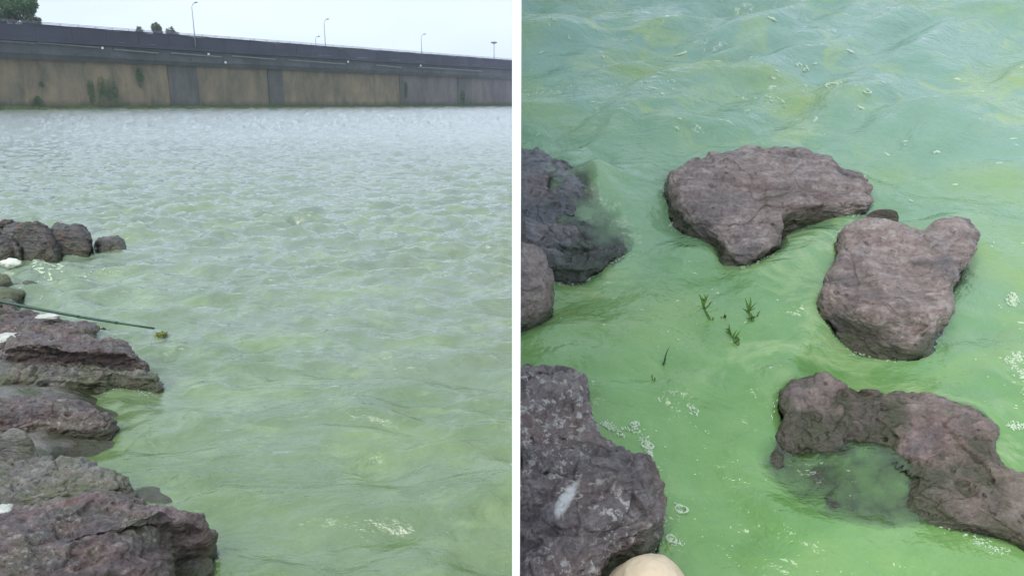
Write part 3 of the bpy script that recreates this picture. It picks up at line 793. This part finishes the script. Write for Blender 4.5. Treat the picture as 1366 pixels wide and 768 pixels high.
def tree(px, pytop, pxw, dist_back, label, seed, n=2600, mat=M_LEAF, pybase=46):
    s_ = s_at(px); P = BL + bd * s_ - bn * dist_back
    top = ray_at_y(px, pytop, P.y); z0 = zt_r * .55
    rw = pxw / F * P.y / 2
    zc = ray_at_y(px, pybase, P.y).z
    t = empty('tree', Matrix.Translation((top.x, P.y, z0)), label=label, category='tree', group='trees behind the bridge')
    b = MB(); H = top.z - z0
    b.tube([(0, 0, 0), (.2, 0, H * .35), (0, 0, H * .7)], [.45, .32, .12], 8)
    r = random.Random(seed)
    for k in range(7):
        a = r.uniform(0, 6.28); b.tube([(0.1, 0, H * (.3 + .05 * k)), (math.cos(a) * rw * .5, math.sin(a) * rw * .5, H * (.5 + .05 * k))], [.14, .04], 5)
    bobj('trunk', b, M_BARK, True, t)
    rr = np.random.default_rng(seed); VV = []
    for k in range(26):
        a = rr.uniform(0, 6.28); q = rr.random() ** .6; up = rr.uniform(0, 1)
        shell = math.sqrt(max(.05, 1 - (2 * up - 1) ** 2))
        c = (math.cos(a) * rw * .8 * q * shell, math.sin(a) * rw * .8 * q * shell, H * .42 + up * H * .5)
        V_, Q_ = leafclump(c, n // 26, rw * .3, rw * .3, H * .08, .2, .6, seed * 50 + k)
        VV.append(V_)
    V_ = np.concatenate(VV); V_[:, 2] += (H - V_[:, 2].max())
    me = mesh_np('crown', V_, np.arange(len(V_)).reshape(-1, 4), False); me.materials.append(mat)
    o = bpy.data.objects.new('crown', me); col.objects.link(o); o.parent = t
tree(8, -32, 66, 16, 'big dark green tree behind the left end of the bridge', 1, 16000)
tree(-60, -20, 70, 20, 'broad tree mostly out of frame behind the left end of the bridge', 6, 9000)
tree(40, 12, 26, 26, 'paler small tree beside the big tree at the left end', 2, 3000, M_LEAF2)
tree(186, 35, 20, 30, 'low leftmost treetop of three peeping over the bridge', 3, 2400, M_LEAF2)
tree(208, 29, 20, 30, 'tallest middle treetop of three peeping over the bridge', 4, 2800, M_LEAF2)
tree(228, 35, 24, 34, 'low rightmost treetop of three peeping over the bridge', 5, 2400, M_LEAF2)

# ================================================================== THE COVE (right), a tilted set with its own water level
rock('R', 'rock', 'large broad violet-brown rock, farthest of the big ones in the cove', [(890, 252), (896, 236), (925, 216), (975, 201), (1030, 196), (1082, 204), (1122, 222), (1150, 246), (1163, 274), (1152, 290), (1112, 296), (1075, 300), (1052, 306), (1046, 322), (1040, 340), (1003, 355), (968, 350), (958, 334), (925, 310), (903, 286)],
     .085, M_ROCK_V, n=8.0, nt_=520, nr=190, seed=101, strata=(.05, .75, .66), sfreq=15, samp=.013, slope=(0, .12), center=(1005, 268), flare=.06)
rock('R', 'rock', 'heart-shaped brown rock with rough front, right in the cove', [(1112, 330), (1122, 308), (1150, 300), (1190, 305), (1224, 317), (1250, 299), (1284, 300), (1305, 322), (1300, 345), (1282, 372), (1256, 408), (1244, 440), (1228, 468), (1200, 474), (1150, 458), (1115, 438), (1092, 414), (1098, 385), (1108, 360)],
     .125, M_ROCK_V2, n=9, nt_=520, nr=190, seed=102, strata=(-.15, .7, .7), sfreq=16, samp=.015, center=(1195, 375), flare=.06)
rock('R', 'rock', 'small pitted stone between the two farther rocks', [(1148, 300), (1160, 291), (1178, 288), (1194, 292), (1196, 301), (1178, 306), (1158, 306)], .085, M_ROCK_V, n=2.6, nt_=160, nr=60, seed=103, depth=.2)
rock('R', 'rock', 'long brown slab running off the lower right edge, green water washing over its left half', [(1030, 600), (1041, 560), (1041, 528), (1056, 508), (1090, 503), (1130, 509), (1180, 525), (1240, 525), (1284, 540), (1316, 570), (1318, 600), (1345, 640), (1400, 660), (1450, 720), (1400, 760), (1345, 728), (1290, 706), (1238, 692), (1180, 694), (1110, 684), (1068, 650)],
     .044, M_ROCK_V3, n=5, nt_=560, nr=190, seed=104, strata=(.2, .5, .8), sfreq=15, samp=.010, center=(1190, 605), flare=.05, slope=(.40, -.05),
     dips=[(1130, 640, 84, .044), (1180, 680, 55, .03), (1058, 606, 66, .036), (1150, 600, 30, .012), (1090, 690, 60, .04), (1036, 640, 52, .05), (1036, 590, 30, .03), (1200, 640, 26, .022)])
STK = UR(758, 670, .16) - UR(715, 660, .16)
rock('R', 'rock', 'big crusty dark rock with white splashes, lower left of the cove', [(560, 900), (560, 520), (640, 500), (700, 498), (745, 498), (772, 510), (786, 535), (784, 562), (800, 588), (825, 612), (852, 622), (872, 645), (878, 675), (876, 706), (850, 738), (815, 762), (780, 800), (700, 900)],
     .17, rock_mat('crusty_splashed_stone', (.055, .044, .039), (.14, .113, .106), (.25, .215, .20), pale=1.0, band=.05, fine=1.2, streak=(STK.x, STK.y, R(58), .062, .016)),
     n=7, nt_=560, nr=200, seed=106, center=(715, 660, .16), amp=1.25, samp=.008, flare=.06)
rock('R', 'rock', 'grey wet layered rock by the divider, its right side sunk under murky water', [(600, 360), (600, 205), (660, 196), (720, 195), (752, 208), (776, 232), (790, 262), (818, 282), (840, 305), (822, 332), (778, 356), (735, 356), (690, 368)],
     .075, rock_mat('wet_grey_stone', (.07, .07, .075), (.16, .155, .16), (.28, .275, .28), ls=(1.4, 9, 7), band=.02, film=.25), n=3.2, nt_=460, nr=140, seed=107, strata=(.0, .8, .6), sfreq=17, samp=.014, flare=.08,
     center=(705, 285, .06), dips=[(825, 305, 42, .07), (790, 320, 36, .055), (780, 285, 26, .04), (760, 345, 30, .04)])
rock('R', 'rock', 'dark brown rough rock stacked at the divider behind the crusty rock', [(610, 440), (610, 330, .1), (660, 325, .12), (705, 330, .14), (728, 352, .08), (733, 385, .03), (726, 415), (705, 438), (660, 455)], .20, M_ROCK_V, n=3.2, nt_=320, nr=110, seed=109, flare=.05)
rock('R', 'rock', 'small dark knob on top of the rock stacked at the divider', [(640, 325, .2), (645, 262, .2), (690, 258, .22), (705, 275, .22), (708, 300, .2), (704, 322, .18), (680, 335, .18)], .26, M_ROCK_D, n=2.6, nt_=220, nr=80, seed=110, flare=.02)
rock('R', 'rock', 'smooth pale beige stone at the bottom edge beside the crusty rock', [(800, 830, .1), (808, 765, .1), (830, 738, .12), (860, 728, .13), (892, 734, .12), (916, 756, .1), (930, 800, .08), (900, 850, .05), (840, 860, .05)], .18, M_BEIGE, n=2.3, nt_=260, nr=90, seed=111, amp=.6, samp=.005, flare=.02, blk=.4)

M_WATER_R = water_mat('algal_cove_water', [(.105, .245, .06), (.15, .305, .085), (.225, .375, .13)], k_depth=.05, fine=.75, rough=.05, amp=.85, thin=((.22, .365, .275), .35, .94, 1.2, 4.0), milk=.8)  # thin: pale reflected sky put into the farther body colour
def cove_height(X, Y, sp):
    H = np.zeros_like(X); r = np.random.default_rng(12)
    wx = X + .22 * fbm(X * 1.2, Y * 1.2, 0 * X, 2, 170); wy = Y + .22 * fbm(X * 1.2 + 40, Y * 1.2, 0 * X, 2, 171)
    for i in range(44):
        lam = .10 * (1.3 / .10) ** (r.random() ** .8)
        th = -math.pi / 2 + r.normal(.35, .5)
        kk = 2 * math.pi / lam; a = .0145 * lam * math.exp(-(math.log(lam / .42) / 1.0) ** 2) + .002 * lam
        ph = kk * (wx * math.cos(th) + wy * math.sin(th)) + r.random() * 6.28
        H += a * sstep(2, 4, lam / sp) * (np.sin(ph) + .2 * np.cos(2 * ph))
    grow = .68 + .52 * sstep(1.3, 3.4, Y) 
    H = H * grow
    for k_, (RV, rme, P) in enumerate(ROCKS['R']):
        if k_ in (2, 8): continue
        d = inside_dist(P, X, Y)
        ph = d * 27 + 2.2 * fbm(X * 2, Y * 2, 0 * X, 2, 5 + k_)
        H += .015 * np.sin(ph) * np.exp(-np.clip(d, 0, 9) * 4.5) * (.4 + .6 * sstep(-.3, .5, vnoise(X * 1.5, Y * 1.5, 0 * X, 33 + k_)))
    return H
def cove():
    rows = [.25]
    while rows[-1] < 12:
        y = rows[-1]; rows.append(y + max(.0045, .0022 * (y * y + HR * HR) / HR * .8))
    ys = np.array(rows)[:, None]; nc = 720
    u = np.linspace(0, 1.15, nc)[None, :]
    X = .006 + u * (ys * .9 + .9); Y = ys + 0 * X
    sp = np.maximum(np.gradient(ys[:, 0])[:, None], 1.15 / nc * (ys * .9 + .9)) + 0 * X
    H = cove_height(X, Y, sp)
    V = np.stack([X, Y, H], -1).reshape(-1, 3)
    me = mesh_np('cove_water', V, grid_quads(len(rows), nc))
    set_depth(me, V, 'R', None)
    link('cove_water', me, M_WATER_R, MR, kind='structure')
    return X, Y, H
CX, CY, CZ = cove()
b = MB(); b.box(.006, 14, .15, 12, -.9, -.5)
link('cove_bed', b.mesh('cove_bed'), M_ROCK_G, MR, kind='structure')

def cove_z(x, y):
    i = int(np.clip(np.searchsorted(CY[:, 0], y), 1, len(CY) - 1)); j = int(np.clip((x - .006) / (CX[i, 1] - CX[i, 0]), 0, CX.shape[1] - 1))
    return float(CZ[i, j])
# ---- weeds standing out of the cove water
M_SHOOT = plain_mat('green_shoot', (.10, .20, .03), .6, .35, 30)
M_TWIG = plain_mat('dark_twig', (.035, .06, .03), .7, .3, 30)
def blade(mb, p0, p1, wdt, bend):
    p0, p1 = Vector(p0), Vector(p1); d = p1 - p0
    side = d.cross(Vector((0, 1, .4))).normalized(); nrm = side.cross(d).normalized()
    V = []; n_ = 5
    for i in range(n_ + 1):
        t = i / n_; c = p0.lerp(p1, t) + side * bend * math.sin(t * math.pi); ww = wdt * (1 - .85 * t ** 1.5) * (.6 + .4 * min(1, t * 4))
        V += [c - side * ww, c + nrm * ww * .5, c + side * ww]
    Fc = []
    for i in range(n_):
        a = i * 3; Fc += [(a, a + 1, a + 4, a + 3), (a + 1, a + 2, a + 5, a + 4)]
    mb.add(V, Fc)
def sprig(base, strokes, label, mat, wdt=.0052):
    """strokes: pixel polylines (x, y, x, y) of single leaves, stood over the root"""
    B = UR(base[0], base[1], 0); B.z = cove_z(B.x, B.y)
    t = empty('water_weed', MR @ Matrix.Translation(B), label=label, category='water weed', group='green shoots in the cove')
    mm = B.y
    def pt(px, py):   # pixels over the root become height and reach at the root's own distance
        d = Euler((math.pi / 2 - AR, 0, 0)).to_matrix() @ Vector((px - 683, 384 - py, -F))
        n_ = Vector((0, -.55, .83)); n_.normalize()
        # leaves lean in a plane tipped away from the viewer by about 30 degrees
        n_ = Vector((0, .5, -.86)) ; lean = Vector((0, .5, .86)); nn = Vector((1, 0, 0)).cross(lean)
        o = Vector((0, 0, HR)); k = (B - o).dot(nn) / d.dot(nn)
        return o + d * k - B
    b = MB(); b.tube([(0, 0, -.02), (0, 0, .012)], [.004, .0025], 6); o = bobj('stem', b, mat, True, t)
    if mat is M_SHOOT and len(strokes) > 3:
        rs = random.Random(int(base[0]))
        for _ in range(7):
            x0, y0, x1, y1 = rs.choice(strokes); t_ = rs.uniform(.1, .8); x, y = x0 + (x1 - x0) * t_, y0 + (y1 - y0) * t_
            strokes = strokes + [(x, y, x + rs.uniform(-11, 11), y - rs.uniform(-2, 13))]
    for (x0, y0, x1, y1) in strokes:
        b = MB(); blade(b, pt(x0, y0), pt(x1, y1), wdt, random.uniform(-.004, .004)); bobj('leaf', b, mat, True, t)
sprig((949, 433), [(949, 433, 940, 412), (940, 414, 932, 391), (941, 412, 950, 401), (945, 424, 936, 404), (938, 408, 945, 392)], 'leftmost upright green shoot in the open green water', M_SHOOT)
sprig((1000, 440), [(1000, 440, 999, 412), (1000, 414, 1010, 403), (999, 418, 994, 398), (1000, 425, 1007, 428), (999, 412, 1001, 396), (1000, 420, 990, 411)], 'tallest forked green shoot, on the right of the three', M_SHOOT)
sprig((983, 466), [(983, 466, 976, 448), (976, 450, 973, 432), (977, 452, 983, 440), (974, 446, 968, 438), (980, 458, 988, 452)], 'lowest leafy green shoot between the other two', M_SHOOT)
sprig((965, 432), [(965, 432, 967, 419), (965, 430, 962, 422)], 'tiny dark leaf tip standing between the green shoots', M_TWIG)
sprig((872, 512), [(872, 512, 868, 498), (870, 505, 872, 497)], 'pale split twig end below the dark twig', M_SHOOT, .002)
sprig((884, 492), [(884, 492, 889, 478), (886, 484, 893, 462), (883, 490, 889, 484)], 'dark drifting twig left of the green shoots', M_TWIG, .003)
sprig((1152, 240), [(1152, 240, 1157, 228)], 'pale straw poking up behind the far broad rock', plain_mat('pale_straw', (.55, .58, .40), .7, .2, 20), .003)

# ---- foam: many tiny flecks, rings of bubbles, lacy patches, all riding the surface
g = N('foam')
fr_ = g.n('ShaderNodeMixShader', {0: g.ramp(g.noise(g.obj(), 240, 3, .7), [(.36, .4), (.56, .9)]), 1: g.n('ShaderNodeBsdfTransparent'), 2: g.n('ShaderNodeBsdfDiffuse', {'Color': (.62, .74, .54, 1)})})
g.t.links.new(fr_.outputs[0], g.out.inputs[0]); M_FOAM = g.m
def foam(side, name, label, specs, seed):
    r = np.random.default_rng(seed); V = []; Fc = []
    U, zf = (UL, lake_z) if side == 'L' else (UR, cove_z)
    lift = .003
    def blob(x, y, rx, ry, ang):
        k = 9; b0 = len(V); ca, sa = math.cos(ang), math.sin(ang)
        zc = zf(x, y) + lift
        V.append((x, y, zc + min(rx, ry) * .35)); ph = r.uniform(0, 6, 3)
        for i in range(k):
            t = 2 * math.pi * i / k; m = 1 + .35 * math.sin(2 * t + ph[0]) + .25 * math.sin(3 * t + ph[1])
            u, v = rx * m * math.cos(t), ry * m * math.sin(t)
            xx, yy = x + ca * u - sa * v, y + sa * u + ca * v
            V.append((xx, yy, zf(xx, yy) + lift - .002))
        for i in range(k): Fc.append((b0, b0 + 1 + i, b0 + 1 + (i + 1) % k))
    def ring(x, y, rad, tk):
        k, m = 18, 5; b0 = len(V); ph = r.uniform(0, 6)
        for i in range(k):
            t = 2 * math.pi * i / k; rr = rad * (1 + .15 * math.sin(2 * t + ph))
            for j in range(m):
                q = 2 * math.pi * j / m
                tt = tk * (1 + .5 * math.sin(3 * t + ph))
                V.append((x + (rr + tt * math.cos(q)) * math.cos(t), y + (rr * .85 + tt * math.cos(q)) * math.sin(t), zf(x, y) + .002 + tt * math.sin(q)))
        for i in range(k):
            for j in range(m):
                a, b_, c_, d_ = i * m + j, i * m + (j + 1) % m, ((i + 1) % k) * m + (j + 1) % m, ((i + 1) % k) * m + j
                Fc.append((b0 + a, b0 + b_, b0 + c_)); Fc.append((b0 + a, b0 + c_, b0 + d_))
    for sp in specs:
        kind = sp[0]
        if kind == 'scatter':       # x0 y0 x1 y1 count size(px) aspect
            _, x0, y0, x1, y1, n_, s_, asp = sp
            for _k in range(n_):
                p = U(r.uniform(x0, x1), r.uniform(y0, y1)); d = math.hypot(p.y, HR) / F
                q = s_ * .75 * r.uniform(.25, 1) ** 1.8 * d
                blob(p.x, p.y, q * asp, q, r.normal(0, .4))
        elif kind == 'line':        # polyline with jitter
            _, pts, n_, s_, jit = sp
            pts = np.array(pts, float)
            for _k in range(n_):
                t = r.random() * (len(pts) - 1); i = int(t); q = pts[i] + (pts[i + 1] - pts[i]) * (t - i) + r.normal(0, jit, 2)
                p = U(*q); d = math.hypot(p.y, HR) / F
                (blob(p.x, p.y, s_ * r.uniform(.2, .9) * d, s_ * r.uniform(.15, .6) * d, r.uniform(0, 3)) if r.random() < .88 else ring(p.x, p.y, s_ * r.uniform(.4, .9) * d, s_ * .16 * d))
        elif kind == 'ring':
            _, px, py, rp = sp; p = U(px, py); d = math.hypot(p.y, HR) / F
            ring(p.x, p.y, rp * d, rp * .22 * d)
    me = mesh_np(name, V, Fc)
    link(name, me, M_FOAM, ML if side == 'L' else MR, kind='stuff', label=label, category='foam')
foam('R', 'foam', 'white bubbles and flecks drifting by the crusty rock', [
    ('line', [(800, 568), (822, 578), (845, 572), (862, 588), (868, 600), (878, 622)], 70, 2.6, 3.0), ('ring', 846, 568, 5), ('ring', 864, 590, 7), ('ring', 911, 671, 7), ('ring', 898, 708, 6), ('ring', 826, 580, 4),
    ('line', [(875, 542), (888, 533), (900, 531)], 22, 2.0, 2), ('line', [(912, 544), (922, 548), (932, 553)], 22, 2.6, 1.6), ('line', [(893, 705), (900, 712), (915, 715)], 30, 2.8, 2),
    ('line', [(905, 664), (912, 672), (908, 684)], 20, 2.0, 2), ('scatter', 800, 540, 950, 740, 80, 1.8, 1.2), ('line', [(786, 522), (795, 518)], 8, 2.4, 1.5), ('line', [(862, 585), (868, 596), (866, 604)], 60, 3.0, 2.4), ('line', [(804, 570), (818, 577)], 50, 2.6, 2.2), ('line', [(845, 566), (850, 572)], 30, 2.6, 2)], 1)
foam('R', 'foam', 'small white flecks scattered over the farther cove water', [
    ('scatter', 700, 20, 1100, 190, 34, 3.2, 2.2), ('scatter', 900, 60, 1150, 180, 40, 4.6, 2.4), ('line', [(700, 120), (760, 108), (830, 112), (900, 122)], 40, 3.2, 3), ('line', [(985, 126), (1050, 128)], 30, 3.0, 1.5), ('scatter', 1150, 80, 1366, 280, 22, 3.0, 2.2), ('ring', 1109, 119, 8), ('ring', 1152, 136, 5), ('ring', 1005, 81, 5),
    ('line', [(1035, 76), (1060, 80), (1080, 84)], 10, 3.4, 1), ('line', [(730, 50), (745, 48)], 6, 3, 2), ('scatter', 740, 380, 1080, 520, 40, 2.2, 1.5), ('scatter', 960, 600, 1160, 760, 26, 1.8, 1.2), ('scatter', 800, 110, 880, 130, 10, 2.5, 1.8)], 2)
foam('R', 'foam', 'lacy pale foam patches along the right edge of the cove', [
    ('line', [(1357, 384), (1356, 398)], 45, 3.4, 3.2), ('line', [(1344, 486), (1352, 478), (1362, 476)], 60, 3.2, 4), ('line', [(1350, 490), (1358, 500), (1364, 510)], 40, 3, 3), ('line', [(1342, 573), (1366, 570)], 44, 3, 2.2),
    ('line', [(1362, 515), (1364, 545)], 24, 2.4, 3), ('scatter', 1290, 320, 1366, 620, 36, 2.0, 1.4), ('scatter', 1366, 350, 1480, 620, 60, 4, 1.6)], 3)
foam('R', 'foam', 'pale wave lip breaking round the sunken murky stone', [
    ('line', [(722, 372), (738, 358), (752, 355), (775, 354), (790, 348)], 110, 2.8, 3.0), ('line', [(790, 348), (815, 336), (840, 330), (860, 326)], 40, 1.8, 2.5), ('line', [(700, 400), (722, 372)], 30, 2.0, 3), ('line', [(1296, 716), (1318, 730), (1345, 740)], 60, 2.0, 3)], 4)
foam('L', 'foam', 'pale foam drifting between the far rock spit and the pole', [
    ('scatter', 45, 356, 85, 372, 60, 2.8, 3.0), ('line', [(98, 364), (125, 362), (160, 360)], 34, 1.8, 2), ('scatter', 0, 345, 60, 400, 40, 2.0, 2.6), ('line', [(120, 596), (142, 580), (150, 560)], 40, 1.8, 2.5), ('line', [(210, 525), (170, 522), (140, 528)], 30, 1.4, 2)], 5)

def lapline(side, idx, label, seed, px, dens=1.0):
    r = np.random.default_rng(seed); V = []; Fc = []
    zf = lake_z if side == 'L' else cove_z
    for i in idx:
        P = ROCKS[side][i][2]; O = spline(P, 900); c = O.mean(0)
        tan = np.roll(O, -1, 0) - O; nrm = np.stack([tan[:, 1], -tan[:, 0]], 1); nrm /= np.linalg.norm(nrm, axis=1)[:, None] + 1e-9
        if ((O - c) * nrm).sum() < 0: nrm = -nrm
        g_ = vnoise(O[:, 0] * 7, O[:, 1] * 7, 0 * O[:, 0], seed)
        for j in range(900):
            if g_[j] < .12 or r.random() > .55 * dens: continue
            off = abs(r.normal(.004, .014)); x, y = O[j] + nrm[j] * off
            if side == 'R' and x < .02: continue
            if y > 6.5: continue
            q = r.uniform(.3, 1.0) * px; z = zf(x, y) + .0025; b0 = len(V); ang = math.atan2(tan[j, 1], tan[j, 0])
            V.append((x, y, z + q * .3))
            for k in range(7):
                t = 2 * math.pi * k / 7; u, v = q * 1.9 * math.cos(t), q * .7 * math.sin(t)
                V.append((x + u * math.cos(ang) - v * math.sin(ang), y + u * math.sin(ang) + v * math.cos(ang), z - .002))
            for k in range(7): Fc.append((b0, b0 + 1 + k, b0 + 1 + (k + 1) % 7))
    link('foam', mesh_np('foam', V, Fc), M_FOAM, ML if side == 'L' else MR, kind='stuff', label=label, category='foam')
lapline('R', [0, 1, 3, 4, 6], 'thin broken froth lapping round the cove rocks', 21, .0028, .8)
lapline('L', [9, 10, 11, 13, 14], 'thin broken froth along the feet of the shore slabs', 22, .0045, .6)

# ================================================================== blank white gap between the two views, filled by a made-up board
M_DIV = plain_mat('white_gap_board', (.90, .90, .90), .6, .02, 4)
t = .0118
b = MB(); b.box(0.0005, t, 1.0, 12.5, -3.2, 9.0)
me = b.mesh('view_gap_board')
link('view_gap_board', me, M_DIV, label='made-up white board filling the blank gap between the lake and cove views', category='view_gap')

# ================================================================== haze over the lake
g = N('haze_air'); g.m.node_tree.nodes.remove(g.out); g.out = g.t.nodes.new('ShaderNodeOutputMaterial')
pv = g.n('ShaderNodeVolumePrincipled', {'Color': (.86, .90, .98, 1), 'Density': .00022, 'Anisotropy': 0.2})
g.t.links.new(pv.outputs[0], g.out.inputs['Volume'])
b = MB(); b.box(-2300, 300, -20, 1600, -8, 48)
link('haze', b.mesh('haze'), g.m, kind='stuff')
